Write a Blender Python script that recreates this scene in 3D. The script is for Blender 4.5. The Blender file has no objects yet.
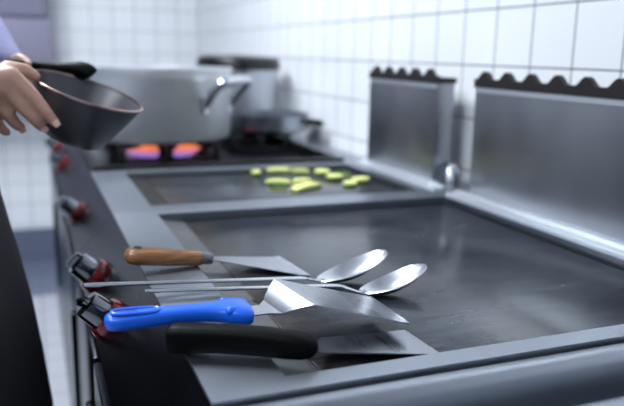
import bpy, bmesh, math, random
from mathutils import Vector, Matrix, Quaternion
random.seed(7)
PI = math.pi
SC = bpy.context.scene
COL = SC.collection

# ------------------------------------------------------------------ materials
def new_mat(name):
    m = bpy.data.materials.new(name); m.use_nodes = True
    nt = m.node_tree
    b = nt.nodes['Principled BSDF']
    return m, nt, b

def L(c):  # sRGB 0-255 -> linear
    return tuple(((v/255)/12.92 if v/255 <= .04045 else ((v/255+.055)/1.055)**2.4) for v in c) + (1,)

def simple(name, rgb, rough=.5, metal=0., noise=0., scale=20., stretch=(1,1,1), bump=0., coat=0., spec=.5, rvar=0.):
    m, nt, b = new_mat(name)
    b.inputs['Base Color'].default_value = L(rgb)
    b.inputs['Roughness'].default_value = rough
    b.inputs['Metallic'].default_value = metal
    b.inputs['Coat Weight'].default_value = coat
    b.inputs['Specular IOR Level'].default_value = spec
    N = nt.nodes
    if noise or bump or rvar:
        tc = N.new('ShaderNodeTexCoord'); mp = N.new('ShaderNodeMapping'); nz = N.new('ShaderNodeTexNoise')
        mp.inputs['Scale'].default_value = stretch
        nz.inputs['Scale'].default_value = scale; nz.inputs['Detail'].default_value = 6
        nt.links.new(tc.outputs['Object'], mp.inputs[0]); nt.links.new(mp.outputs[0], nz.inputs['Vector'])
        if noise:
            mx = N.new('ShaderNodeMix'); mx.data_type = 'RGBA'
            c = L(rgb)
            mx.inputs[6].default_value = tuple(v*(1-noise) for v in c[:3])+(1,)
            mx.inputs[7].default_value = tuple(min(1, v*(1+noise)) for v in c[:3])+(1,)
            nt.links.new(nz.outputs['Fac'], mx.inputs[0]); nt.links.new(mx.outputs[2], b.inputs['Base Color'])
        if rvar:
            mr = N.new('ShaderNodeMapRange'); mr.inputs[1].default_value = .3; mr.inputs[2].default_value = .7
            mr.inputs[3].default_value = max(.02, rough-rvar); mr.inputs[4].default_value = rough+rvar
            nt.links.new(nz.outputs['Fac'], mr.inputs[0]); nt.links.new(mr.outputs[0], b.inputs['Roughness'])
        if bump:
            bp = N.new('ShaderNodeBump'); bp.inputs['Strength'].default_value = bump; bp.inputs['Distance'].default_value = .001
            nt.links.new(nz.outputs['Fac'], bp.inputs['Height']); nt.links.new(bp.outputs[0], b.inputs['Normal'])
    return m

def tile_mat(name, axes, t, off, tile_rgb, grout_rgb, g=.0022, rough=.12, dark_from=None, dark_rgb=None):
    """square tiles on the two given world axes; off = position of a joint on each axis"""
    m, nt, b = new_mat(name); N = nt.nodes; K = nt.links.new
    geo = N.new('ShaderNodeNewGeometry'); sp = N.new('ShaderNodeSeparateXYZ'); K(geo.outputs['Position'], sp.inputs[0])
    def mth(op, a, v=None):
        n = N.new('ShaderNodeMath'); n.operation = op
        if isinstance(a, (int, float)): n.inputs[0].default_value = a
        else: K(a, n.inputs[0])
        if v is not None:
            if isinstance(v, (int, float)): n.inputs[1].default_value = v
            else: K(v, n.inputs[1])
        return n.outputs[0]
    ds, ids = [], []
    for ax, o in zip(axes, off):
        u = mth('DIVIDE', mth('SUBTRACT', sp.outputs['XYZ'.index(ax)], o), t)
        fr = mth('FRACT', u)
        ds.append(mth('MULTIPLY', mth('MINIMUM', fr, mth('SUBTRACT', 1., fr)), t))
        ids.append(mth('FLOOR', u))
    d = mth('MINIMUM', ds[0], ds[1])
    mr = N.new('ShaderNodeMapRange'); mr.inputs[1].default_value = g*.45; mr.inputs[2].default_value = g*.75; K(d, mr.inputs[0])
    wn = N.new('ShaderNodeTexWhiteNoise'); cb = N.new('ShaderNodeCombineXYZ'); K(ids[0], cb.inputs[0]); K(ids[1], cb.inputs[1]); K(cb.outputs[0], wn.inputs['Vector'])
    tone = N.new('ShaderNodeMix'); tone.data_type = 'RGBA'
    c = L(tile_rgb); tone.inputs[6].default_value = tuple(v*.96 for v in c[:3])+(1,); tone.inputs[7].default_value = c
    K(wn.outputs['Value'], tone.inputs[0]); tcol = tone.outputs[2]
    if dark_from is not None:
        st = mth('GREATER_THAN', sp.outputs[1], dark_from)
        dm = N.new('ShaderNodeMix'); dm.data_type = 'RGBA'; K(st, dm.inputs[0]); K(tcol, dm.inputs[6]); dm.inputs[7].default_value = L(dark_rgb); tcol = dm.outputs[2]
    mx = N.new('ShaderNodeMix'); mx.data_type = 'RGBA'; mx.inputs[6].default_value = L(grout_rgb)
    K(mr.outputs[0], mx.inputs[0]); K(tcol, mx.inputs[7]); K(mx.outputs[2], b.inputs['Base Color'])
    rr = N.new('ShaderNodeMapRange'); rr.inputs[3].default_value = .7; rr.inputs[4].default_value = rough; K(mr.outputs[0], rr.inputs[0]); K(rr.outputs[0], b.inputs['Roughness'])
    bp = N.new('ShaderNodeBump'); bp.inputs['Strength'].default_value = .4; bp.inputs['Distance'].default_value = .0015
    K(mr.outputs[0], bp.inputs['Height']); K(bp.outputs[0], b.inputs['Normal'])
    return m

def plate_mat(name):
    """seasoned griddle steel: dark, oily patches, brown burnt crust along its front edge"""
    m, nt, b = new_mat(name); N = nt.nodes; K = nt.links.new
    tc = N.new('ShaderNodeTexCoord'); mp = N.new('ShaderNodeMapping'); mp.inputs['Scale'].default_value = (1.0, 2.2, 1)
    K(tc.outputs['Object'], mp.inputs[0])
    n1 = N.new('ShaderNodeTexNoise'); n1.inputs['Scale'].default_value = 5; n1.inputs['Detail'].default_value = 8; n1.inputs['Roughness'].default_value = .65; K(mp.outputs[0], n1.inputs['Vector'])
    mp2 = N.new('ShaderNodeMapping'); mp2.inputs['Scale'].default_value = (5, 28, 1); K(tc.outputs['Object'], mp2.inputs[0])
    n2 = N.new('ShaderNodeTexNoise'); n2.inputs['Scale'].default_value = 4; n2.inputs['Detail'].default_value = 6; K(mp2.outputs[0], n2.inputs['Vector'])
    cr = N.new('ShaderNodeValToRGB'); cr.color_ramp.elements[0].position = .32; cr.color_ramp.elements[1].position = .72
    cr.color_ramp.elements[0].color = L((42, 46, 53)); cr.color_ramp.elements[1].color = L((68, 73, 81)); K(n1.outputs['Fac'], cr.inputs[0])
    geo = N.new('ShaderNodeNewGeometry'); sp = N.new('ShaderNodeSeparateXYZ'); K(geo.outputs['Position'], sp.inputs[0])
    e = N.new('ShaderNodeMapRange'); e.inputs[1].default_value = .235; e.inputs[2].default_value = .33; e.inputs[3].default_value = 1; e.inputs[4].default_value = 0; K(sp.outputs[0], e.inputs[0])
    mu = N.new('ShaderNodeMath'); mu.operation = 'MULTIPLY'; K(e.outputs[0], mu.inputs[0]); 
    r2 = N.new('ShaderNodeMapRange'); r2.inputs[1].default_value = .35; r2.inputs[2].default_value = .6; K(n2.outputs['Fac'], r2.inputs[0]); K(r2.outputs[0], mu.inputs[1])
    mx = N.new('ShaderNodeMix'); mx.data_type = 'RGBA'; K(mu.outputs[0], mx.inputs[0]); sk = N.new('ShaderNodeMapRange'); sk.inputs[1].default_value = .3; sk.inputs[2].default_value = .7; sk.inputs[3].default_value = .72; sk.inputs[4].default_value = 1.28; K(n2.outputs['Fac'], sk.inputs[0])
    sm = N.new('ShaderNodeVectorMath'); sm.operation = 'SCALE'; K(cr.outputs[0], sm.inputs[0]); K(sk.outputs[0], sm.inputs['Scale']); K(sm.outputs[0], mx.inputs[6]); mx.inputs[7].default_value = L((84, 72, 60))
    K(mx.outputs[2], b.inputs['Base Color'])
    b.inputs['Metallic'].default_value = .35
    rr = N.new('ShaderNodeMapRange'); rr.inputs[1].default_value = .3; rr.inputs[2].default_value = .7; rr.inputs[3].default_value = .15; rr.inputs[4].default_value = .30
    K(n1.outputs['Fac'], rr.inputs[0]); K(rr.outputs[0], b.inputs['Roughness'])
    bp = N.new('ShaderNodeBump'); bp.inputs['Strength'].default_value = .15; bp.inputs['Distance'].default_value = .0005; K(n2.outputs['Fac'], bp.inputs['Height']); K(bp.outputs[0], b.inputs['Normal'])
    return m

def wood_mat(name):
    m, nt, b = new_mat(name); N = nt.nodes; K = nt.links.new
    tc = N.new('ShaderNodeTexCoord'); mp = N.new('ShaderNodeMapping'); mp.inputs['Scale'].default_value = (3, 60, 60); K(tc.outputs['Object'], mp.inputs[0])
    n = N.new('ShaderNodeTexNoise'); n.inputs['Scale'].default_value = 4; n.inputs['Detail'].default_value = 8; K(mp.outputs[0], n.inputs['Vector'])
    cr = N.new('ShaderNodeValToRGB'); cr.color_ramp.elements[0].position = .3; cr.color_ramp.elements[1].position = .75
    cr.color_ramp.elements[0].color = L((78, 50, 31)); cr.color_ramp.elements[1].color = L((164, 116, 74)); K(n.outputs['Fac'], cr.inputs[0])
    K(cr.outputs[0], b.inputs['Base Color']); b.inputs['Roughness'].default_value = .38; b.inputs['Coat Weight'].default_value = .15
    return m

def flame_mat(name):
    m = bpy.data.materials.new(name); m.use_nodes = True; nt = m.node_tree; N = nt.nodes; K = nt.links.new
    for n in list(N): N.remove(n)
    out = N.new('ShaderNodeOutputMaterial'); em = N.new('ShaderNodeEmission'); tr = N.new('ShaderNodeBsdfTransparent'); mix = N.new('ShaderNodeMixShader')
    geo = N.new('ShaderNodeNewGeometry'); sp = N.new('ShaderNodeSeparateXYZ'); K(geo.outputs['Position'], sp.inputs[0])
    mr = N.new('ShaderNodeMapRange'); mr.inputs[1].default_value = .884; mr.inputs[2].default_value = .916; K(sp.outputs[2], mr.inputs[0])
    cr = N.new('ShaderNodeValToRGB'); el = cr.color_ramp.elements
    el[0].position = 0; el[0].color = (.28, .18, .75, 1); el[1].position = 1; el[1].color = (1, .27, .05, 1)
    x = el.new(.4); x.color = (.5, .2, .42, 1); x = el.new(.7); x.color = (.85, .2, .14, 1)
    K(mr.outputs[0], cr.inputs[0]); K(cr.outputs[0], em.inputs[0]); em.inputs[1].default_value = FLAME
    mix.inputs[0].default_value = .6; K(tr.outputs[0], mix.inputs[1]); K(em.outputs[0], mix.inputs[2]); K(mix.outputs[0], out.inputs[0])
    return m
FLAME = 1.1

M = dict(
    steel=simple('brushed_steel', (158, 163, 172), .34, 1, .10, 9, (1, .06, 1), 0, rvar=.06),
    ledge=simple('worn_steel', (160, 166, 175), .36, 1, .05, 5, (1, 1, 1), 0, rvar=.03),
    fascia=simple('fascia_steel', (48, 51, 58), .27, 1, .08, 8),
    panel=simple('flue_steel', (150, 153, 159), .40, 1, .22, 4, (1, 1.3, .7), 0, rvar=.08),
    rail=simple('bright_rail_steel', (226, 230, 236), .45, 1),
    polish=simple('polished_steel', (206, 209, 214), .17, 1, .04, 30, (1, 1, 1)),
    blade=simple('blade_steel', (176, 180, 188), .25, 1, .10, 25, (1, .15, 1), rvar=.06),
    trough=simple('trough_steel', (112, 113, 114), .5, 1, .12, 30, (1, 1, 1), rvar=.06),
    alu=simple('brushed_aluminium', (226, 228, 232), .5, 1, .06, 30, (.2, .2, 3), rvar=.05),
    stock=simple('stockpot_steel', (182, 186, 192), .38, 1, .10, 14, (3, 3, .1)),
    pot_in=simple('pot_inside', (150, 155, 162), .4, 1),
    iron=simple('cast_iron', (14, 15, 17), .5, 0, .2, 60, bump=.3),
    enamel=simple('black_enamel', (9, 10, 12), .3, 0),
    cap=simple('vent_black', (34, 29, 29), .5, .3, .2, 40),
    black_plastic=simple('black_plastic', (5, 5, 6), .5, 0, 0, 200, bump=.1, spec=.08),
    blue_plastic=simple('blue_plastic', (16, 92, 214), .4, 0, .03, 40, coat=.2),
    wood=wood_mat('oiled_wood'),
    red=simple('red_knob_ring', (92, 10, 12), .2, 0, coat=.5),
    chrome=simple('chrome_knob', (120, 122, 130), .09, 1),
    dark=simple('dark_gap', (18, 19, 22), .6),
    pan=simple('pan_coating', (72, 72, 78), .38, .3, .1, 40),
    pan_rim=simple('pan_rim', (176, 150, 146), .3, 1),
    skin=simple('skin', (190, 148, 130), .5, 0, .08, 30, bump=.15),
    nail=simple('nail', (226, 184, 168), .3),
    hair=simple('hair', (40, 30, 26), .6, 0, .3, 60, bump=.5),
    shirt=simple('lavender_cloth', (150, 150, 190), .85, 0, .06, 60, bump=.2),
    apron=simple('charcoal_cloth', (50, 50, 54), .9, 0, .08, 80, bump=.2),
    trousers=simple('dark_trousers', (32, 33, 40), .9, 0, .1, 60),
    shoe=simple('black_shoe', (16, 16, 18), .4),
    eye=simple('eye_white', (235, 235, 235), .2), iris=simple('iris', (60, 40, 25), .2), lip=simple('lip', (170, 95, 90), .45),
    flesh=simple('zucchini_flesh', (242, 252, 150), .45, 0, .12, 60),
    peel=simple('zucchini_peel', (38, 84, 34), .4, 0, .3, 40),
    cabinet=simple('grey_lacquer', (118, 116, 136), .5, 0, .03, 10),
    plaster=simple('ceiling_paint', (228, 230, 234), .8),
    crust=simple('burnt_steel', (52, 47, 44), .5, .6, .3, 40),
    satin=simple('satin_steel', (222, 225, 230), .27, 1),
    base=simple('dark_cove', (96, 104, 124), .5, 0, .08, 12),
    plate=plate_mat('griddle_plate_steel'),
    flame=flame_mat('gas_flame'),
)
T = .1207
M['tile_right'] = tile_mat('wall_tiles', 'YZ', T, (1.673, 1.1716), (232, 234, 238), (86, 92, 106), .0028)
M['tile_back'] = tile_mat('back_tiles', 'XZ', T, (.94, 1.1716), (232, 234, 238), (124, 130, 144), .0028)
M['tile_left'] = simple('left_wall_paint', (104, 108, 118), .6)
M['tile_front'] = simple('front_wall_paint', (84, 86, 92), .6)
M['floor'] = tile_mat('floor_tiles', 'XY', .15, (.0, .06), (176, 178, 186), (112, 114, 124), .004, .35, 3.56, (98, 106, 126))

# ------------------------------------------------------------------ object helpers
def link(name, bm, mat, parent=None, smooth=True, angle=40):
    me = bpy.data.meshes.new(name)
    bmesh.ops.remove_doubles(bm, verts=bm.verts, dist=1e-6)
    bmesh.ops.recalc_face_normals(bm, faces=bm.faces)
    bm.to_mesh(me); bm.free()
    mats = mat if isinstance(mat, (list, tuple)) else [mat]
    for m in mats: me.materials.append(M[m] if isinstance(m, str) else m)
    o = bpy.data.objects.new(name, me); COL.objects.link(o)
    if smooth:
        for p in me.polygons: p.use_smooth = True
        me.set_sharp_from_angle(angle=math.radians(angle))
    if parent is not None:
        o.parent = parent
        wl = Vector((0, 0, 0)); q = parent
        while q is not None: wl += q.location; q = q.parent
        me.transform(Matrix.Translation(-wl))
    return o

def rebase(o, loc):
    """move a parentless mesh's origin to loc, its shape staying put"""
    o.data.transform(Matrix.Translation(-Vector(loc))); o.location = loc
    return o

def thing(name, loc, label, cat, group=None):
    o = bpy.data.objects.new(name, None); COL.objects.link(o); o.location = loc; o.empty_display_size = .05
    return tag(o, label, cat, group)
def tag(o, label, cat, group=None, kind=None):
    o['label'] = label; o['category'] = cat
    if group: o['group'] = group
    if kind: o['kind'] = kind
    return o
def struct(name, bm, mat):
    o = link(name, bm, mat, smooth=False); o['kind'] = 'structure'; return o

def BM(): return bmesh.new()
def box(bm, x0, x1, y0, y1, z0, z1, bev=0., seg=2):
    r = bmesh.ops.create_cube(bm, size=1)
    vs = r['verts']
    bmesh.ops.transform(bm, matrix=Matrix.Translation(((x0+x1)/2, (y0+y1)/2, (z0+z1)/2)) @ Matrix.Diagonal((x1-x0, y1-y0, z1-z0, 1)), verts=vs)
    if bev:
        es = list({e for v in vs for e in v.link_edges})
        bmesh.ops.bevel(bm, geom=es, offset=bev, segments=seg, profile=.5, affect='EDGES')
    return bm
def boxm(*a, **k): return box(BM(), *a, **k)

def ring_frame(x0, x1, y0, y1, a0, a1, b0, b1, z0, z1, bev=.0025):
    bm = BM()
    O = [(x0, y0), (x1, y0), (x1, y1), (x0, y1)]; I = [(a0, b0), (a1, b0), (a1, b1), (a0, b1)]
    ot = [bm.verts.new((*p, z1)) for p in O]; it = [bm.verts.new((*p, z1)) for p in I]
    ob = [bm.verts.new((*p, z0)) for p in O]; ib = [bm.verts.new((*p, z0)) for p in I]
    te = []
    for i in range(4):
        j = (i+1) % 4
        bm.faces.new((ot[i], ot[j], it[j], it[i])); bm.faces.new((ob[j], ob[i], ib[i], ib[j]))
        bm.faces.new((ot[j], ot[i], ob[i], ob[j])); bm.faces.new((it[i], it[j], ib[j], ib[i]))
    bm.edges.ensure_lookup_table()
    es = [e for e in bm.edges if all(abs(v.co.z-z1) < 1e-9 for v in e.verts) and
          ((e.verts[0] in ot and e.verts[1] in ot) or (e.verts[0] in it and e.verts[1] in it))]
    bmesh.ops.recalc_face_normals(bm, faces=bm.faces)
    bmesh.ops.bevel(bm, geom=es, offset=bev, segments=3, profile=.5, affect='EDGES')
    return bm

def extrude_y(pts, y0, y1):
    """closed polygon of (x, z) extruded along y"""
    bm = BM()
    a = [bm.verts.new((x, y0, z)) for x, z in pts]; b = [bm.verts.new((x, y1, z)) for x, z in pts]
    n = len(pts)
    bm.faces.new(a); bm.faces.new(b[::-1])
    for i in range(n): bm.faces.new((a[i], b[i], b[(i+1) % n], a[(i+1) % n]))
    return bm
def extrude_x(pts, x0, x1):
    bm = BM()
    a = [bm.verts.new((x0, y, z)) for y, z in pts]; b = [bm.verts.new((x1, y, z)) for y, z in pts]
    n = len(pts)
    bm.faces.new(a); bm.faces.new(b[::-1])
    for i in range(n): bm.faces.new((a[i], b[i], b[(i+1) % n], a[(i+1) % n]))
    return bm

def frame_of(n, hint=Vector((0, 0, 1))):
    n = Vector(n).normalized()
    if abs(n.dot(hint)) > .95: hint = Vector((1, 0, 0))
    s = hint.cross(n).normalized(); u = n.cross(s).normalized()
    return s, u, n

def lathe(prof, c=(0, 0, 0), axis=(0, 0, 1), seg=48, bm=None):
    """prof: (radius, height) list; r=0 closes"""
    bm = bm or BM(); s, u, n = frame_of(axis); c = Vector(c)
    rings = []
    for r, h in prof:
        if r < 1e-6: rings.append([bm.verts.new(c+n*h)])
        else: rings.append([bm.verts.new(c+n*h+s*(r*math.cos(2*PI*i/seg))+u*(r*math.sin(2*PI*i/seg))) for i in range(seg)])
    for A, B in zip(rings, rings[1:]):
        for i in range(seg):
            j = (i+1) % seg
            if len(A) == 1 and len(B) == 1: continue
            if len(A) == 1: bm.faces.new((A[0], B[i], B[j]))
            elif len(B) == 1: bm.faces.new((A[i], A[j], B[0]))
            else: bm.faces.new((A[i], A[j], B[j], B[i]))
    return bm

def catmull(P, n=8):
    P = [Vector(p) for p in P]; out = []
    Q = [P[0]*2-P[1]]+P+[P[-1]*2-P[-2]]
    for i in range(1, len(Q)-2):
        for k in range(n):
            t = k/n; a, b, c, d = Q[i-1:i+3]
            out.append(.5*((2*b)+(c-a)*t+(2*a-5*b+4*c-d)*t*t+(3*b-a-3*c+d)*t**3))
    out.append(P[-1]); return out

def sweep(path, radii, seg=16, up=(0, 0, 1), bm=None, sq=1., cap=True):
    """tube with elliptical / superelliptical sections; radii: (side, up) per path point"""
    bm = bm or BM(); path = [Vector(p) for p in path]; up = Vector(up); rings = []
    for i, p in enumerate(path):
        t = (path[min(i+1, len(path)-1)]-path[max(i-1, 0)]).normalized()
        s = t.cross(up)
        if s.length < 1e-4: s = t.cross(Vector((0, 1, 0)))
        s.normalize(); u = s.cross(t).normalized()
        r = radii[i] if isinstance(radii, list) else radii
        a, b = r if isinstance(r, tuple) else (r, r)
        ring = []
        for k in range(seg):
            th = 2*PI*k/seg; c, sn = math.cos(th), math.sin(th)
            c = math.copysign(abs(c)**sq, c); sn = math.copysign(abs(sn)**sq, sn)
            ring.append(bm.verts.new(p+s*(a*c)+u*(b*sn)))
        rings.append(ring)
    for A, B in zip(rings, rings[1:]):
        for k in range(seg): bm.faces.new((A[k], A[(k+1) % seg], B[(k+1) % seg], B[k]))
    if cap:
        bm.faces.new(rings[0]); bm.faces.new(rings[-1])
    return bm

def sheet(rows, th, bm=None):
    """grid of points (rows of Vectors) given a thickness th downwards along the normal"""
    bm = bm or BM(); n, m = len(rows), len(rows[0]); rows = [[Vector(p) for p in r] for r in rows]
    def nrm(i, j):
        a = rows[min(i+1, n-1)][j]-rows[max(i-1, 0)][j]; b = rows[i][min(j+1, m-1)]-rows[i][max(j-1, 0)]
        v = a.cross(b); return v.normalized() if v.length > 1e-12 else Vector((0, 0, 1))
    top = [[bm.verts.new(rows[i][j]) for j in range(m)] for i in range(n)]
    bot = [[bm.verts.new(rows[i][j]-nrm(i, j)*th) for j in range(m)] for i in range(n)]
    for i in range(n-1):
        for j in range(m-1):
            bm.faces.new((top[i][j], top[i+1][j], top[i+1][j+1], top[i][j+1]))
            bm.faces.new((bot[i][j+1], bot[i+1][j+1], bot[i+1][j], bot[i][j]))
    for i in range(n-1):
        bm.faces.new((top[i][0], bot[i][0], bot[i+1][0], top[i+1][0])); bm.faces.new((top[i+1][-1], bot[i+1][-1], bot[i][-1], top[i][-1]))
    for j in range(m-1):
        bm.faces.new((top[0][j+1], bot[0][j+1], bot[0][j], top[0][j])); bm.faces.new((top[-1][j], bot[-1][j], bot[-1][j+1], top[-1][j+1]))
    return bm

def lerp(a, b, t): return a+(b-a)*t

def capsules(chains, bm=None, seg=14):
    """union of tapered capsules; chains = lists of (point, radius); to be fused by a voxel remesh"""
    bm = bm or BM()
    for ch in chains:
        for (p, r), (q, s) in zip(ch, ch[1:]):
            p, q = Vector(p), Vector(q); d = q-p; ln = d.length
            if ln < 1e-6: continue
            prof = [(0, -r)]+[(r*math.sin(a), -r*math.cos(a)) for a in (.4, .8, 1.2, PI/2)]
            prof += [(s*math.sin(a), ln-s*math.cos(a)) for a in (PI/2, PI-1.2, PI-.8, PI-.4)]+[(0, ln+s)]
            lathe(prof, p, d, seg, bm)
    return bm
def fuse(o, vox, it=6):
    m = o.modifiers.new('fuse', 'REMESH'); m.mode = 'VOXEL'; m.voxel_size = vox; m.use_smooth_shade = True
    s = o.modifiers.new('smooth', 'SMOOTH'); s.iterations = it; s.factor = .5
    return o

# ------------------------------------------------------------------ the room
X0, XW, Y0, YB, ZC = -2.4, .94, -1.6, 4.22, 2.7
struct('floor', boxm(X0-.1, XW+.1, Y0-.1, YB+.1, -.1, 0), 'floor')
struct('ceiling', boxm(X0-.1, XW+.1, Y0-.1, YB+.1, ZC, ZC+.1), 'plaster')
struct('wall_right', boxm(XW, XW+.1, Y0-.1, YB+.1, 0, ZC), 'tile_right')
struct('wall_back', boxm(X0, XW, YB, YB+.1, 0, ZC), 'tile_back')
struct('wall_left', boxm(X0-.1, X0, Y0-.1, YB+.1, 0, ZC), 'tile_left')
struct('wall_front', boxm(X0, XW, Y0-.1, Y0, 0, ZC), 'tile_front')
struct('baseboard_back', boxm(X0, XW, YB-.025, YB, 0, .185), 'base')

def add_area(name, loc, rot, sx, sy, power, col=(1, 1, 1)):
    l = bpy.data.lights.new(name, 'AREA'); l.shape = 'RECTANGLE'; l.size = sx; l.size_y = sy; l.energy = power; l.color = col
    o = bpy.data.objects.new(name, l); COL.objects.link(o); o.location = loc; o.rotation_euler = rot; return o

# ceiling luminaires: housing + glowing diffuser, each with its lamp right under it
diff = bpy.data.materials.new('diffuser'); diff.use_nodes = True
db = diff.node_tree.nodes['Principled BSDF']; db.inputs['Emission Color'].default_value = (.865, .935, 1, 1); db.inputs['Emission Strength'].default_value = 5
LAMPS = [(-.3, 2.25, 'near the tiled back wall', 72), (-1.1, .45, 'over the middle of the room', 48), (-.6, -.9, 'at the near end of the room', 5)]
for x, y, w, pw in LAMPS:
    t = thing('ceiling_light', (x, y, ZC), 'flat white ceiling light panel ' + w, 'ceiling light', 'ceiling light panels')
    link('housing', boxm(x-.3, x+.3, y-.6, y+.6, ZC-.05, ZC-.001, bev=.004), 'plaster', t)
    link('diffuser', boxm(x-.27, x+.27, y-.57, y+.57, ZC-.056, ZC-.05), diff, t, smooth=False)
    a = add_area('lamp', (0, 0, -.065), (0, 0, 0), .54, 1.14, pw, (.865, .935, 1)); a.parent = t

# grey cabinet hung on the far wall, left
t = thing('wall_cabinet', (-.3, YB, .95), 'grey-lavender cabinet hung on the far tiled wall behind the chef', 'cabinet')
link('body', boxm(-.75, .119, 3.88, YB-.001, .95, 1.335, bev=.004), 'cabinet', t)
link('upper_section', boxm(-.75, .106, 3.885, YB-.001, 1.336, 2.2, bev=.004), 'cabinet', t)
for a, b in ((-.745, -.32), (-.312, .112)):
    d = link('door', boxm(a, b-(.012 if b > 0 else 0), 3.865, 3.884, 1.345, 2.19, bev=.003), 'cabinet', t)
    link('handle', boxm(b-.05 if b < 0 else a+.03, b-.035 if b < 0 else a+.045, 3.845, 3.866, 1.38, 1.52, bev=.003), 'steel', d)

# ------------------------------------------------------------------ cook line
XF, XL = .128, .2035           # front edge of the top and inner edge of its ledge
def knob(parent, y, z=.8445, r=.026, turn=0.):
    n = Vector((-.755, 0, .656)); c = Vector((lerp(.062, .1285, (z-.8205)/.0765), y, z))
    b = link('control_knob', lathe([(0, .008), (r*.80, .008), (r*.82, .012), (r*.74, .036), (r*.70, .040), (0, .042)], c, n, 32), 'chrome', parent)
    s, u, _ = frame_of(n)
    bm = BM(); d = (s*math.cos(turn)+u*math.sin(turn)); e = n.cross(d)
    r0 = bmesh.ops.create_cube(bm, size=1)
    Mx = Matrix((d, e, n)).transposed().to_4x4(); Mx.translation = c+n*.045
    bmesh.ops.transform(bm, matrix=Mx @ Matrix.Diagonal((r*1.1, .010, .012, 1)), verts=r0['verts'])
    bmesh.ops.bevel(bm, geom=list(bm.edges), offset=.003, segments=2, affect='EDGES')
    g = link('knob_grip', bm, 'chrome', b)
    g['label'] = 'chrome grip bar'
    q = link('knob_ring', lathe([(0, -.002), (r*1.05, -.002), (r*1.08, .006), (r*.95, .014), (r*.8, .014), (r*.8, .006), (0, .006)], c, n, 32), 'red', b)
    q['label'] = 'red ring around the knob'
    return b

def cabinet_body(t, y0, y1, doors=2):
    # folded front: ledge nose, sloping fascia, straight front
    link('cabinet_body', extrude_y([(.1285, .897), (.062, .8205), (.064, .812), (.072, .806), (.072, .16), (.86, .16), (.86, .858), (.1285, .858)], y0+.001, y1-.001), 'fascia', t, angle=20)
    n = doors; w = (y1-y0)/n
    for i in range(n):
        a, b = y0+i*w+.006, y0+(i+1)*w-.006
        d = link('door', boxm(.058, .0725, a, b, .2, .785, bev=.004), 'fascia', t)
        hy = b-.04 if i == 0 and n > 1 else a+.04
        bm = boxm(.049, .0585, hy-.012, hy+.012, .46, .70, bev=.003)
        link('door_handle', bm, 'fascia', d)
    for x in (.15, .80):
        for y in (y0+.06, y1-.06):
            link('foot', lathe([(0, 0), (.024, 0), (.024, .012), (.017, .016), (.017, .161), (0, .161)], (x, y, 0), seg=20), 'steel', t)

def flue(t, y0, y1, bumps, hb=.0235):
    f = link('flue_box', boxm(.846, .893, y0, y1, .9, 1.132, bev=.002), 'panel', t)
    # scalloped black vent on top: one long strip with rounded humps
    n = 160; pts = [(y0-.002, 1.130), (y0-.002, 1.147)]
    for i in range(n+1):
        y = lerp(y0-.002, y1+.002, i/n); z = 1.147
        for c in bumps:
            d = abs(y-c)/hb
            if d < 1: z = max(z, 1.147+.0155*(math.cos(d*PI)*.5+.5)**.75)
        pts.append((y, z))
    pts.append((y1+.002, 1.130))
    v = link('vent_cap', extrude_x(pts, .843, .853), 'cap', f, angle=35)
    link('vent_frame', boxm(.853, .897, y0-.002, y1+.002, 1.131, 1.143, bev=.002), 'cap', v)
    v['label'] = 'black scalloped vent on top'
    link('trim_strip', boxm(.8445, .8475, y0+.001, y1-.001, 1.120, 1.130), 'rail', f)
    return f

def griddle(y0, y1, iy0, iy1, knobs, label, fl, bumps, doors, xi1=.805, trough='trough'):
    t = thing('griddle', (.48, (y0+y1)/2, 0), label, 'griddle')
    cabinet_body(t, y0, y1, doors)
    link('top_frame', ring_frame(XF, .925, y0+.0008, y1-.0008, XL, xi1, iy0, iy1, .858, .9, .005), 'ledge', t)
    link('griddle_plate', boxm(.2485, xi1-.012, iy0+.001, iy1-.026, .862, .888, bev=.0008), 'plate', t)
    link('gutter', boxm(.255, xi1-.0005, iy0+.0015, iy1-.0005, .860, .872), 'dark', t, smooth=False)
    g = link('grease_trough', extrude_y([(XL+.0005, .8915), (.236, .8865), (.249, .885), (.249, .862), (XL+.0005, .862)], iy0+.001, iy1-.001), trough, t)
    g['label'] = 'sloping steel strip in front of the plate'
    link('splash_rail', extrude_y([(.812, .899), (.812, .904), (.818, .9065), (.828, .9045), (.834, .9085), (.842, .911), (.846, .911), (.846, .899)], iy0-.02, iy1+.01), 'rail', t, angle=60)
    flue(t, fl[0], fl[1], bumps)
    for y, tr in knobs: knob(t, y, turn=tr)
    return t

griddle(.54, 1.305, .568, 1.262, [(.905, .5), (1.10, 1.3)], 'large flat steel griddle in the foreground with utensils lying on it',
        (.50+.11, 1.236), [1.206-.0705*i for i in range(9)], 2)
g2 = griddle(1.305, 1.775, 1.338, 1.725, [(1.555, .9)], 'smaller dark griddle with zucchini pieces, between big griddle and gas burners',
        (1.385, 1.722), [1.687-.0672*i for i in range(5)], 1, .785, 'crust')
# bent gas tap in the gap between the two flue boxes
p = link('pipe_elbow', sweep(catmull([(.862, 1.335, .899), (.862, 1.335, .925), (.868, 1.345, .94), (.885, 1.36, .945), (.9, 1.37, .93)], 6), .008, 14), 'rail', g2)
link('pipe_nut', lathe([(0, 0), (.014, 0), (.014, .012), (.009, .014), (0, .014)], (.84, 1.368, .9), seg=6), 'rail', g2)

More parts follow.
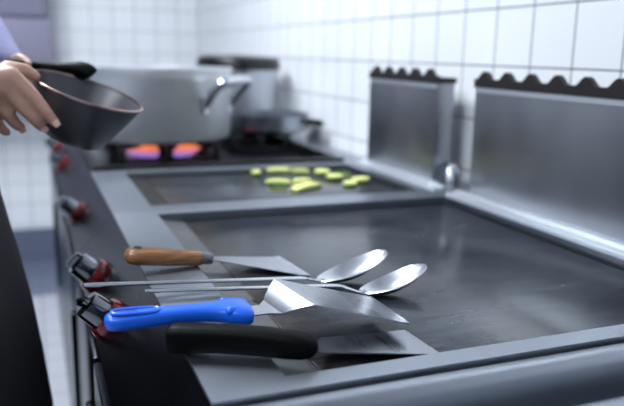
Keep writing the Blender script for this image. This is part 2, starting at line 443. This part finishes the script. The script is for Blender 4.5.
# ---- gas stove
t = thing('gas_stove', (.48, 2.33, 0), 'black gas burner stove with lit flame under the big pot', 'stove')
cabinet_body(t, 1.775, 2.86, 2)
link('top_frame', ring_frame(XF, .925, 1.7758, 2.86, .149, .788, 1.80, 2.828, .84, .886, .003), 'ledge', t)
bm = ring_frame(.132, .803, 1.780, 2.842, .15, .786, 1.798, 2.826, .866, .9085, .006)
bb = BM(); box(bb, .1495, .7865, 1.7975, 2.8265, .868, .876)
link('burner_tray', bm, 'enamel', t); link('tray_floor', bb, 'enamel', t)
knob(t, 2.25, turn=.2); knob(t, 2.66, turn=.8)
BURN = [(.365, 2.16, True, .93, .135), (.69, 2.28, False, .93, .09), (.365, 2.62, False, .93, .135), (.69, 2.62, False, .93, .09)]
for x, y, lit, zt, A in BURN:
    b = link('burner', lathe([(0, .8765), (.055, .8765), (.055, .886), (.042, .89), (.042, .898), (.052, .9), (.052, .905), (.04, .912), (0, .914)], (x, y, 0), seg=32), 'iron', t)
    g = BM(); k_ = A/.135
    for s in (-1, 1):
        box(g, x-A-.007, x+A+.007, y+s*A-.007, y+s*A+.007, .8775, .890, .002)
        box(g, x+s*A-.007, x+s*A+.007, y-A, y+A, .8775, .890, .002)
        box(g, x+s*.10*k_-.045*k_, x+s*.10*k_+.045*k_, y-.008, y+.008, zt-.018, zt, .003)
        box(g, x-.008, x+.008, y+s*.10*k_-.045*k_, y+s*.10*k_+.045*k_, zt-.018, zt, .003)
        box(g, x+s*A-.007, x+s*A+.007, y-.009, y+.009, .884, zt, .002)
        box(g, x-.009, x+.009, y+s*A-.007, y+s*A+.007, .884, zt, .002)
        for q in (-1, 1):
            box(g, x+s*A-.01, x+s*A+.01, y+q*A-.01, y+q*A+.01, .8764, zt-.002, .002)
            sweep([(x+s*.05, y+q*.05, zt-.009), (x+s*A, y+q*A, zt-.009)], .008, 8, bm=g)
    link('grate', g, 'iron', t)
    if lit:
        n = 20
        for k in range(n):
            a = 2*PI*(k+.5)/n; c, s = math.cos(a), math.sin(a)
            if abs(c) < .2: continue            # the grate fingers part the flames here
            h = random.uniform(.92, 1.08)
            path = [(x+c*r, y+s*r, z) for r, z in ((.056, .894), (.075, .892), (.092, .900), (.108*h, .909), (.124*h, .917))]
            pp = catmull(path, 3); m_ = len(pp)
            link('flame', sweep(pp, [(lerp(.010, .022, min(1, i/8)) if i < m_-1 else .006, lerp(.006, .016, math.sin(PI*i/m_))) for i in range(m_)], 10), 'flame', b)

# ---- big pot
PC = Vector((.355, 2.2, .9305))
t = thing('cooking_pot', PC, 'large wide aluminium pot over the orange flame', 'pot')
R = .229; H = .212
prof = [(0, 0), (R-.018, 0), (R-.006, .005), (R, .018), (R, H-.036), (R+.0015, H-.034), (R+.0015, H-.012), (R+.006, H-.008), (R+.006, H), (R-.004, H), (R-.005, H-.01), (R-.005, .012), (R-.02, .006), (0, .006)]
link('pot_body', lathe(prof, PC, seg=96), 'alu', t)
for base in (-43, 137):
    ph = [math.radians(base+d) for d in (-19, 19)]
    def pt(a, out, z): return PC+Vector((math.cos(a)*(R+out), math.sin(a)*(R+out), z))
    a0, a1 = ph
    am = (a0+a1)/2
    path = [pt(a0, -.001, .108), pt(a0, .012, .122), pt(a0+.02, .04, .156), pt(a0+.08, .062, .176), pt(am, .070, .182), pt(a1-.08, .062, .176), pt(a1-.02, .04, .156), pt(a1, .012, .122), pt(a1, -.001, .108)]
    h = link('pot_handle', sweep(catmull(path, 6), .0125, 14), 'polish', t)
    for a in ph:
        n = Vector((math.cos(a), math.sin(a), 0))
        link('handle_mount', sweep([pt(a, -.001, .085), pt(a, -.001, .134)], [(.014, .006), (.014, .006)], 12, up=n), 'polish', h)

# ---- shallow pan and stockpot behind
SC_ = Vector((.768, 2.335, .9305)); r = .136
t = thing('saute_pan', SC_, 'low grey pan on the burner in front of the stockpot', 'pan')
link('pan_body', lathe([(0, 0), (r-.01, 0), (r-.002, .006), (r, .05), (r+.004, .053), (r+.004, .056), (r-.003, .056), (r-.004, .008), (0, .005)], SC_, seg=64), 'steel', t)
link('pan_handle', sweep(catmull([SC_+Vector((.110, -.078, .030)), SC_+Vector((.122, -.098, .032)), SC_+Vector((.130, -.115, .032)), SC_+Vector((.136, -.135, .030))], 5), (.013, .011), 12), 'black_plastic', t)
S2 = Vector((.742, 2.64, .9305)); r = .152; h = .226
t = thing('stockpot', S2, 'steel stockpot with a dark lid at the back of the stove', 'pot')
link('pot_body', lathe([(0, 0), (r-.01, 0), (r, .008), (r, h), (r+.004, h+.003), (r-.004, h+.003), (r-.004, .008), (0, .006)], S2, seg=64), 'stock', t)
ld = link('lid', lathe([(0, h+.004), (r+.001, h+.004), (r+.0012, h-.030), (r+.005, h-.030), (r+.0055, h-.002), (r-.002, h+.012), (r-.02, h+.018), (.04, h+.023), (0, h+.024)], S2, seg=64), 'enamel', t)
ld['label'] = 'dark flat lid'

# ---- worktop unit in the near foreground
t = thing('worktop_unit', (.48, .3, 0), 'steel worktop unit with a grooved edge at the near end of the griddle', 'worktop')
prof = [(.5325, .795), (.5325, .894), (.529, .8985), (.524, .9), (.513, .9), (.509, .898), (.505, .891), (.504, .862), (.503, .81), (.450, .81), (.449, .862), (.4465, .886), (.440, .8955), (.431, .8985), (.424, .8975), (.420, .893), (.416, .885), (.10, .885), (.10, .795)]
link('top', extrude_x(prof, XF, .925), 'ledge', t, angle=35)
link('cabinet_body', boxm(.072, .9, .10, .532, .16, .7949, bev=.004), 'fascia', t)
link('door', boxm(.058, .0725, .106, .526, .2, .745, bev=.004), 'fascia', t)
for x in (.15, .80):
    for y in (.16, .47): link('foot', lathe([(0, 0), (.024, 0), (.024, .012), (.017, .016), (.017, .161), (0, .161)], (x, y, 0), seg=20), 'steel', t)

# ------------------------------------------------------------------ zucchini on the small griddle
ZZ = [ # x, y, length, width, yaw, kind, label
 (.521, 1.690, .026, .022, .2, 'round', 'small pale zucchini slice lying alone, leftmost on the small griddle'),
 (.590, 1.715, .060, .022, -.15, 'long', 'long zucchini stick at the rear left of the heap'),
 (.640, 1.690, .044, .020, -.3, 'long', 'short zucchini stick right behind the long tilted front stick'),
 (.689, 1.662, .040, .034, .5, 'round', 'round zucchini slice at the rear middle of the heap'),
 (.690, 1.585, .042, .032, .1, 'round', 'round zucchini slice in the middle between heap and right pair'),
 (.735, 1.530, .048, .030, .1, 'round', 'rightmost zucchini slice on the small griddle'),
 (.688, 1.487, .036, .026, .4, 'round', 'small zucchini slice in front of the rightmost slice'),
 (.534, 1.555, .060, .024, -.35, 'long', 'zucchini stick at the left front of the heap'),
 (.592, 1.548, .044, .024, -.1, 'long', 'zucchini stick in the centre of the heap'),
 (.574, 1.474, .092, .028, .55, 'long', 'longest zucchini stick, tilted across the front of the heap'),
 (.512, 1.492, .040, .022, -.5, 'peel', 'dark green zucchini end showing its peel at the heap front left'),
 (.735, 1.640, .040, .022, -.4, 'peel', 'dark green zucchini piece showing its peel at the rear right'),
]
for x, y, ln, w, yaw, kind, lab in ZZ:
    z = .8882
    t = thing('zucchini_piece', (x, y, z), lab, 'zucchini', 'zucchini pieces frying on the small griddle')
    c, s = math.cos(yaw), math.sin(yaw)
    def W(u, v, h): return Vector((x+u*c-v*s, y+u*s+v*c, z+h))
    if kind == 'round':
        n = 28; hh = .009
        def disc(r0, r1, h0, h1, inner=0):
            bm = BM()
            ra = [bm.verts.new(W(math.cos(2*PI*i/n)*ln/2*r0, math.sin(2*PI*i/n)*w*.62*r0, h0)) for i in range(n)]
            rb = [bm.verts.new(W(math.cos(2*PI*i/n)*ln/2*r1, math.sin(2*PI*i/n)*w*.62*r1, h1)) for i in range(n)]
            for i in range(n): bm.faces.new((ra[i], ra[(i+1) % n], rb[(i+1) % n], rb[i]))
            bm.faces.new(ra); bm.faces.new(rb); return bm
        link('flesh', disc(.97, .95, .0005, hh+.0008), 'flesh', t)
        link('peel', disc(1., 1., 0, hh*.55), 'peel', t)
    else:
        # a quartered stick: rounded peel one side, pale cut faces up
        n = 9; hh = w*.45; fl = BM(); pe = BM()
        def sect(bm, k):
            secs = []
            for i in range(n):
                u = (i/(n-1)-.5)*ln; q = (1-(abs(i/(n-1)-.5)*2)**4*.35); bend = .006*(1-(2*u/ln)**2)
                ring = []
                if k == 'f':
                    P2 = [(-w/2*q, .002), (w/2*q, .004), (w/2*q, hh*q*.8), (0, hh*q), (-w/2*q, hh*q*.85)]
                else:
                    P2 = [(-w/2*q-.0012, 0), (w/2*q+.001, 0), (w/2*q+.001, hh*q*.15), (0, .003), (-w/2*q-.0012, hh*q*.25)]
                for v, h in P2: ring.append(bm.verts.new(W(u, v+bend, h)))
                secs.append(ring)
            for A, B in zip(secs, secs[1:]):
                for i in range(5): bm.faces.new((A[i], A[(i+1) % 5], B[(i+1) % 5], B[i]))
            bm.faces.new(secs[0]); bm.faces.new(secs[-1])
        sect(fl, 'f'); sect(pe, 'p')
        if kind == 'peel':
            link('peel', fl, 'peel', t); link('flesh', pe, 'flesh', t)
        else:
            link('flesh', fl, 'flesh', t); link('peel', pe, 'peel', t)

# ------------------------------------------------------------------ utensils
def spoon(e, mid, nk, tip, w, depth, label):
    e, mid, nk, tip = Vector(e), Vector(mid), Vector(nk), Vector(tip)
    t = thing('serving_spoon', (nk.x, nk.y, .888), label, 'spoon', 'long steel serving spoons')
    d = (nk-e).normalized()
    pts = [e, e.lerp(mid, .33), e.lerp(mid, .67), mid, mid.lerp(nk, .55)+Vector((0, 0, .0012)), nk, nk.lerp(tip, .10)-Vector((0, 0, .0026))]
    P = catmull(pts, 6); n = len(P)
    rad = [(lerp(.0062, .0042, (i/(n-1))**1.2) * (.6 if i == 0 else 1), .0017 if i < n*.8 else .002) for i in range(n)]
    link('spoon_handle', sweep(P, rad, 14, sq=.7), 'polish', t)
    ax = tip-nk; ln = ax.length; a = ax.normalized(); s = a.cross(Vector((0, 0, 1))).normalized(); up = s.cross(a)
    rows = []; n, m = 26, 21
    for i in range(n):
        u = i/(n-1); uu = .5-.5*math.cos(PI*u)
        hw = w/2*math.sqrt(max(0, 1-(2*uu-1)**2))*(.86+.28*uu if uu < .5 else 1.0-.0*uu)+.0006
        row = []
        for j in range(m):
            v = -1+2*j/(m-1); v = math.sin(v*PI/2)
            q = max(0, 1-(2*uu-1)**2)
            dz = -depth*(q**.8)*(1-v*v)*(1.15-.3*uu)
            # neck end of the rim dips a little to meet the stem
            row.append(nk+a*(ln*uu)+s*(hw*v)+up*(dz-.0035*math.sin(PI*uu)))
        rows.append(row)
    b = link('spoon_bowl', sheet(rows, .0014), 'satin', t, angle=50)
    return t
spoon((.0465, .828, .921), (.308, .827, .9035), (.341, .832, .8955), (.4447, .8369, .926), .052, .0130, 'long steel spoon, the farther one, stem end nearest the wooden handle')
spoon((.1135, .812, .912), (.345, .7855, .9025), (.3764, .7763, .894), (.4637, .7616, .926), .052, .0130, 'long steel spoon, the nearer one, stem under the blue-handled turner')

# ---- wooden handled scraper
hL, hR = Vector((.1055, .936, .922)), Vector((.2105, .932, .9095))
t = thing('scraper', (.26, .93, .888), 'flat scraper with brown wooden handle, farthest of the utensils', 'scraper')
hd = link('handle', sweep([hL.lerp(hR, u) for u in (0, .015, .05, .12, .3, .55, .8, .93, .985, 1)],
      [(.004, .003), (.0105, .007), (.0145, .010), (.0165, .0115), (.0165, .012), (.0145, .0115), (.012, .0105), (.011, .010), (.0095, .009), (.007, .007)], 24, sq=.85), 'wood', t, angle=60)
hd['label'] = 'brown wooden handle'
hole = hL.lerp(hR, .17)
link('hole_shade', lathe([(0, .0002), (.0045, .0002), (.005, .0006), (.0058, .0002), (.0058, -.004), (0, -.004)], hole+Vector((0, 0, .0117)), (.12, 0, 1), 20), 'dark', hd)  # dark disc on the wood, painted shade of the hanging hole
d = (hR-hL).normalized()
link('ferrule', lathe([(0, -.002), (.0085, -.002), (.0085, .007), (.0075, .008), (.0078, .012), (.006, .014), (0, .014)], hR, d, 20), 'steel', t)
B0 = hR+d*.010; B1 = Vector((.342, .922, .8895))
rows = []
for i in range(13):
    u = i/12; c = B0.lerp(B1, u); hw = lerp(.009, .052, u)
    c = Vector((c.x, c.y, lerp(B0.z, B1.z, min(1, u*1.1))))
    k = Vector((.22*(hw/.052)*.052*1.0, 0, 0))
    rows.append([c+Vector((-.10*v*hw, v*hw, 0)) for v in [q/6-1 for q in range(13)]])
link('blade', sheet(rows, -.0012), 'blade', t, angle=30)

# ---- blue handled turner
t = thing('spatula', (.22, .69, .9), 'offset steel spatula with a bright blue plastic handle', 'spatula')
hL, hR = Vector((.0547, .6763, .930)), Vector((.2019, .6757, .925))
us = [0, .02, .06, .14, .25, .4, .55, .68, .78, .86, .92, .97, 1]
wd = [.004, .010, .0125, .0130, .0125, .0115, .0112, .0120, .016, .0225, .0245, .0250, .0215]
ht = [.004, .0075, .0085, .0085, .0085, .0085, .0085, .0088, .0095, .0108, .0108, .0100, .008]
hd = link('handle', sweep([hL.lerp(hR, u)+Vector((0, 0, .003*math.sin(PI*u))) for u in us], list(zip(wd, ht)), 28, sq=.7), 'blue_plastic', t, angle=50)
hd['label'] = 'bright blue plastic handle'
hd.modifiers.new('sub', 'SUBSURF').levels = 1; hd.modifiers['sub'].render_levels = 2
# long eyelet: raised rim, slot shade painted as a darker blue fill
bm = BM(); bm2 = BM()
e0, e1 = hL.lerp(hR, .05), hL.lerp(hR, .36)
loop = []
for k in range(25):
    a = 2*PI*k/24
    u = math.copysign(abs(math.cos(a))**.5, math.cos(a)); v = math.copysign(abs(math.sin(a))**.8, math.sin(a))
    loop.append(e0.lerp(e1, .5+.5*u)+Vector((0, -.001+-.0005+.0072*v, .0105)))
sweep(loop, .0019, 8, bm=bm, cap=False)
link('eyelet_rim', bm, 'blue_plastic', hd)
ins = [bm2.verts.new(e0.lerp(e1, .5)+(p-e0.lerp(e1, .5))*.95+Vector((0, 0, .0003))) for p in loop[:-1]]
bm2.faces.new(ins)
r_ = bmesh.ops.extrude_face_region(bm2, geom=list(bm2.faces)); bmesh.ops.translate(bm2, vec=(0, 0, -.006), verts=[v for v in r_['geom'] if isinstance(v, bmesh.types.BMVert)])
q = link('eyelet', bm2, simple('blue_slot_shade', (14, 50, 150), .5), hd, smooth=False); q['label'] = 'hanging slot, its shade painted in darker blue'
# guard lugs near the blade end
for sgn in (-1, 1):
    link('guard_lug', capsules([[(hL.lerp(hR, .83)+Vector((0, sgn*.014, .0065)), .0055), (hL.lerp(hR, .94)+Vector((0, sgn*.012, .0055)), .0045)]]), 'blue_plastic', hd)
bF, bN = Vector((.2268, .7056, .923)), Vector((.2331, .6601, .923))
rF, rN = Vector((.2462, .7275, .938)), Vector((.2579, .6358, .938))
tF, tN = Vector((.364, .715, .908)), Vector((.3619, .6178, .911))
s0 = hL.lerp(hR, .95); s0 = Vector((s0.x, s0.y, .924))
rows = []
def row(F, N, arch=0.):
    return [F.lerp(N, j/12)+Vector((0, 0, arch*(1-(j/6-1)**2))) for j in range(13)]
sh = [(s0+Vector((0, .014, 0)), s0+Vector((0, -.014, 0))), (Vector((.217, .692, .923)), Vector((.219, .665, .923)))]
for F, N in sh: rows.append(row(F, N))
rows.append(row(bF.lerp(sh[1][0], .55), bN.lerp(sh[1][1], .55)))
rows.append(row(bF.lerp(Vector((0, 0, 0)), 0), bN))
for k, u in enumerate((.25, .5, .75)):
    rows.append(row(bF.lerp(rF, u)+Vector((-.0008, 0, .0008*math.sin(u*PI))), bN.lerp(rN, u)+Vector((-.0008, 0, .0008*math.sin(u*PI)))))
for u in (0, .04, .1, .3, .5, .7, .9, 1):
    dz = (.0, .0006, .0006, 0, 0, 0, 0, 0)[(0, .04, .1, .3, .5, .7, .9, 1).index(u)]
    rows.append(row(rF.lerp(tF, u)+Vector((0, 0, dz)), rN.lerp(tN, u)+Vector((0, 0, dz)), 0.))
link('blade', sheet(rows, .0014), 'blade', t, angle=24)

# ---- black handled turner
t = thing('spatula', (.25, .61, .888), 'steel spatula with a thick black plastic handle, nearest the camera', 'spatula')
hL, hR = Vector((.1126, .6575, .9145)), Vector((.2456, .5926, .9135))
us = [0, .012, .04, .10, .2, .35, .5, .65, .8, .9, .96, .99, 1]
wd = [.007, .0125, .0140, .0142, .0135, .0130, .0132, .0138, .0142, .0138, .0115, .007, .003]
ht = [.007, .0125, .0142, .0144, .0138, .0134, .0134, .0134, .0130, .0118, .0095, .006, .003]
hd = link('handle', sweep([hL.lerp(hR, u)+Vector((0, 0, .0035*math.sin(PI*u)-.002*u)) for u in us], list(zip(wd, ht)), 28, sq=.62), 'black_plastic', t, angle=50)
hd['label'] = 'thick black plastic handle'
hole = hL.lerp(hR, .11)
link('hole_shade', lathe([(0, .0004), (.0046, .0004), (.0050, 0), (.0050, -.004), (0, -.004)], hole+Vector((0, 0, .0145)), (0, 0, 1), 20), 'dark', hd)  # flat dark disc stands in for the shaded inside of the hole
nF, nN = Vector((.262, .628, .9045)), Vector((.250, .596, .9045))
tF, tN = Vector((.368, .641, .8945)), Vector((.372, .571, .8945))
s0 = hL.lerp(hR, .93)
rows = [row(s0+Vector((.003, .008, -.003)), s0+Vector((-.003, -.008, -.003))), row(nF.lerp(s0, .5)+Vector((0, .003, -.003)), nN.lerp(s0, .5)+Vector((0, -.001, -.003)))]
for u in (0, .1, .25, .4, .55, .7, .85, .95, 1):
    rows.append(row(nF.lerp(tF, u), nN.lerp(tN, u)+Vector((0, 0, 0)), .0))
link('blade', sheet(rows, .0014), 'blade', t, angle=28)

# ------------------------------------------------------------------ pan in the chef's hands
C = Vector((.083, 1.13, 1.128)); N_ = Vector((.30, -.17, .94)).normalized()
t = thing('frying_pan', C-N_*.09, 'dark grey deep pan held tilted over the griddle front', 'pan')
RR = .083
link('pan_body', lathe([(0, -.082), (.036, -.082), (.044, -.078), (.053, -.062), (.0685, -.032), (RR-.001, -.003), (RR, 0), (RR-.0025, 0), (.066, -.032), (.0505, -.062), (.041, -.076), (0, -.078)], C, N_, 72), 'pan', t)
q = link('pan_rim', lathe([(RR-.003, -.001), (RR+.0012, -.002), (RR+.0016, .0005), (RR, .002), (RR-.0025, .0015), (RR-.003, -.001)], C, N_, 72), 'pan_rim', t)
q['label'] = 'thin bright rim'
e = C+Vector((.010, RR-.006, .020))
hp = catmull([e, e+Vector((-.006, .003, .006)), e+Vector((-.026, .010, .009)), e+Vector((-.060, .022, .011)), e+Vector((-.11, .040, .016)), e+Vector((-.125, .046, .018))], 5)
q = link('pan_handle', sweep(hp, [(.009, .009)]+[(lerp(.0145, .0095, min(1, max(0, i-8)/5)),)*2 if i < len(hp)-2 else (.008, .008) for i in range(1, len(hp))], 16), 'black_plastic', t)
q['label'] = 'black plastic handle'

# ------------------------------------------------------------------ the chef
t = thing('person', (-.24, 1.13, 0), 'person in lavender shirt and charcoal apron holding a pan, left edge of the photo', 'person')
def sc(p, Y):   # slide a point along its own depth so that fingers follow the pan wall
    p = Vector(p); k = Y/1.07; return Vector((p.x*k, Y, 1.19+(p.z-1.19)*k))
wr = sc((-.062, 0, 1.128), 1.085)
hand = [
    [(wr, .026), (sc((-.040, 0, 1.142), 1.08), .024)],
    [(wr, .024), (sc((-.024, 0, 1.150), 1.068), .0155)], [(wr, .024), (sc((-.033, 0, 1.138), 1.070), .0155)],
    [(wr, .024), (sc((-.042, 0, 1.124), 1.078), .015)], [(wr, .022), (sc((-.052, 0, 1.112), 1.09), .0135)],
    # index, middle, ring, little
    [(sc((-.021, 0, 1.153), 1.067), .0120), (sc((.003, 0, 1.127), 1.060), .0102), (sc((.0205, 0, 1.103), 1.058), .0090), (sc((.0315, 0, 1.087), 1.060), .0078)],
    [(sc((-.031, 0, 1.141), 1.070), .0120), (sc((-.009, 0, 1.109), 1.066), .0102), (sc((.006, 0, 1.090), 1.068), .0090), (sc((.0145, 0, 1.080), 1.074), .0078)],
    [(sc((-.041, 0, 1.125), 1.078), .0115), (sc((-.028, 0, 1.098), 1.080), .0098), (sc((-.020, 0, 1.086), 1.086), .0086), (sc((-.014, 0, 1.081), 1.094), .0076)],
    [(sc((-.052, 0, 1.110), 1.090), .0102), (sc((-.044, 0, 1.088), 1.094), .0086), (sc((-.037, 0, 1.078), 1.10), .0076), (sc((-.032, 0, 1.074), 1.106), .0068)],
    # thumb: leaves the side of the palm, pad over the rim
    [(sc((-.050, 0, 1.140), 1.088), .0155), (sc((-.026, 0, 1.161), 1.090), .0128), (sc((-.006, 0, 1.160), 1.092), .0108), (sc((.0085, 0, 1.1515), 1.094), .0088)],
]
lw = Vector((-.036, 1.285, 1.150))
lhand = [[(lw, .024), (lw+Vector((.022, -.02, -.012)), .024)]]
for k, (dy, dz) in enumerate(((0, .012), (0, -.004), (-.002, -.018), (-.004, -.030))):
    m0 = lw+Vector((.022, -.022, -.010))+Vector((0, dy, dz*.8))
    lhand.append([(lw+Vector((0, 0, dz*.3)), .014), (m0, .0115), (m0+Vector((.016, -.022, -.012)), .0095), (m0+Vector((.02, -.036, -.024)), .0080)])
lhand.append([(lw+Vector((.005, 0, .012)), .013), (lw+Vector((.025, -.03, .022)), .0105), (lw+Vector((.04, -.05, .012)), .0085)])
rs, re = Vector((-.26, .945, 1.42)), Vector((-.325, .955, 1.135))
ls, le = Vector((-.24, 1.315, 1.43)), Vector((-.13, 1.46, 1.30))
body = hand+lhand+[
    [(rs, .052), (re, .042), (lerp(re, wr, .35), .042), (lerp(re, wr, .8), .028), (wr, .025)],
    [(ls, .052), (le, .042), (lerp(le, lw, .35), .040), (lerp(le, lw, .8), .028), (lw, .024)],
    [((-.25, 1.03, 1.42), .07), ((-.25, 1.23, 1.42), .07)], [((-.25, 1.07, 1.33), .105), ((-.25, 1.19, 1.33), .105)],
    [((-.25, 1.08, 1.15), .11), ((-.25, 1.18, 1.15), .11)], [((-.25, 1.07, .97), .115), ((-.25, 1.19, .97), .115)],
    [((-.25, 1.13, 1.35), .10), ((-.25, 1.13, 1.0), .12)],
    [((-.25, 1.04, .92), .085), ((-.24, 1.035, .50), .058), ((-.25, 1.03, .10), .040), ((-.17, 1.02, .045), .036), ((-.11, 1.015, .035), .03)],
    [((-.25, 1.22, .92), .085), ((-.24, 1.225, .50), .058), ((-.25, 1.23, .10), .040), ((-.17, 1.24, .045), .036), ((-.11, 1.245, .035), .03)],
    [((-.25, 1.13, 1.44), .055), ((-.225, 1.13, 1.56), .05)],
    [((-.205, 1.13, 1.63), .082), ((-.225, 1.13, 1.66), .085)], [((-.185, 1.13, 1.585), .06), ((-.16, 1.13, 1.555), .032)],
    [((-.122, 1.13, 1.635), .011), ((-.105, 1.13, 1.605), .014)],   # nose
    [((-.21, 1.043, 1.615), .014), ((-.215, 1.040, 1.645), .018)], [((-.21, 1.217, 1.615), .014), ((-.215, 1.220, 1.645), .018)],
]
o = link('body', capsules(body), 'skin', t); fuse(o, .0042, 5)
# nails
for (p, q, n) in ((hand[5][2][0], hand[5][3][0], (.1, -1, .1)), (hand[6][2][0], hand[6][3][0], (.1, -1, .1)), (hand[7][2][0], hand[7][3][0], (-.3, -1, .1))):
    d = (q-p).normalized(); n = Vector(n); n = (n-d*n.dot(d)).normalized(); s = d.cross(n)
    c = q+n*.0058+d*.001
    link('nail', sheet([[c+d*(i*.0022)+s*(j*.0021)-n*(.00022*j*j+.0001*i*i) for j in range(-2, 3)] for i in range(-2, 3)], .0015), 'nail', o)
for s in (-1, 1):
    ey = link('eye', lathe([(0, -.011), (.008, -.008), (.011, 0), (.008, .008), (0, .011)], (-.136, 1.13+s*.032, 1.642), (1, 0, 0), 16), 'eye', o)
    link('iris', lathe([(0, .0095), (.005, .0098), (0, .0115)], (-.136, 1.13+s*.032, 1.642), (1, 0, 0), 16), 'iris', ey)
link('mouth', capsules([[((-.127, 1.108, 1.578), .004), ((-.121, 1.13, 1.577), .0055), ((-.127, 1.152, 1.578), .004)]]), 'lip', o)
h = link('hair', capsules([[((-.215, 1.13, 1.695), .078), ((-.25, 1.13, 1.68), .082)], [((-.26, 1.13, 1.66), .078), ((-.275, 1.13, 1.60), .062)], [((-.16, 1.13, 1.725), .03), ((-.20, 1.13, 1.735), .05)]]), 'hair', t); fuse(h, .006, 4)
sleeve_r = [(rs, .068), (re, .058), (lerp(re, wr, .35), .054), (lerp(re, wr, .62), .046)]
sleeve_l = [(ls, .068), (le, .056), (lerp(le, lw, .4), .050), (lerp(le, lw, .97), .040)]
sh_ = link('shirt', capsules([sleeve_r, sleeve_l, [((-.25, 1.03, 1.42), .082), ((-.25, 1.23, 1.42), .082)], [((-.25, 1.07, 1.33), .118), ((-.25, 1.19, 1.33), .118)],
    [((-.25, 1.08, 1.15), .123), ((-.25, 1.18, 1.15), .123)], [((-.25, 1.07, .97), .127), ((-.25, 1.19, .97), .127)], [((-.25, 1.13, 1.35), .112), ((-.25, 1.13, 1.0), .133)],
    [((-.25, 1.13, 1.44), .066), ((-.245, 1.13, 1.48), .06)]]), 'shirt', t); fuse(sh_, .008, 5)
tr = link('trousers', capsules([[((-.25, 1.06, .93), .118), ((-.25, 1.20, .93), .118)], [((-.25, 1.04, .92), .105), ((-.24, 1.035, .50), .08), ((-.25, 1.03, .13), .066)], [((-.25, 1.22, .92), .105), ((-.24, 1.225, .50), .08), ((-.25, 1.23, .13), .066)]]), 'trousers', t); fuse(tr, .008, 5)
for s, yy in ((-1, 1.02), (1, 1.24)):
    f = link('shoe', capsules([[((-.27, yy-s*-.005, .055), .05), ((-.18, yy+s*.003, .05), .05), ((-.09, yy+s*.01, .044), .044)]]), 'shoe', t); fuse(f, .006, 4)
# apron: hanging sheet, waist to below the knee, bib above
rows = []
PR = [(1.36, -.125, .09), (1.25, -.112, .105), (1.12, -.088, .14), (1.04, -.066, .19), (.99, -.050, .215), (.90, -.034, .225), (.817, -.019, .23), (.73, -.008, .235), (.64, .001, .24), (.54, .008, .245), (.45, .012, .25)]
for z, xf, hw in PR:
    rw = []
    for j in range(25):
        v = -1+j/12; y = 1.13+hw*v
        x = xf-.10*abs(v)**2.2*(1.25 if z < 1.0 else .45)+(.006*math.sin(v*9+z*3) if z < .95 else 0)*min(1, (1-abs(v))*2)
        rw.append((x, y, z))
    rows.append(rw)
ap = link('apron', sheet(rows, .003), 'apron', t, angle=70)
ap['label'] = 'charcoal apron'
link('apron_string', sweep(catmull([(-.165, .918, 1.0), (-.25, .936, 1.0), (-.345, .995, 1.0), (-.389, 1.13, 1.0), (-.345, 1.265, 1.0), (-.25, 1.324, 1.0), (-.165, 1.342, 1.0)], 6), (.003, .008), 8), 'apron', t)

# ------------------------------------------------------------------ camera, world, colour
cam = bpy.data.cameras.new('camera'); co = bpy.data.objects.new('camera', cam); COL.objects.link(co)
r_ = Vector((.930308, -.36623, .020084)); u_ = Vector((.057277, .199148, .978294)); f_ = Vector((.36228, .908964, -.206245))
mw = Matrix((r_, u_, -f_)).transposed().to_4x4(); mw.translation = (0, 0, 1.19)
co.matrix_world = mw
cam.sensor_width = 36; cam.lens = 708.522/624*36; cam.clip_start = .01
cam.dof.use_dof = True; cam.dof.focus_distance = .80; cam.dof.aperture_fstop = 3.3
SC.camera = co
w = bpy.data.worlds.new('world'); SC.world = w; w.use_nodes = True
w.node_tree.nodes['Background'].inputs[0].default_value = (.75, .86, 1, 1); w.node_tree.nodes['Background'].inputs[1].default_value = .05
SC.view_settings.view_transform = 'Standard'; SC.view_settings.look = 'None'; SC.view_settings.gamma = 1; SC.view_settings.use_curve_mapping = False
SC.view_settings.exposure = -0.06
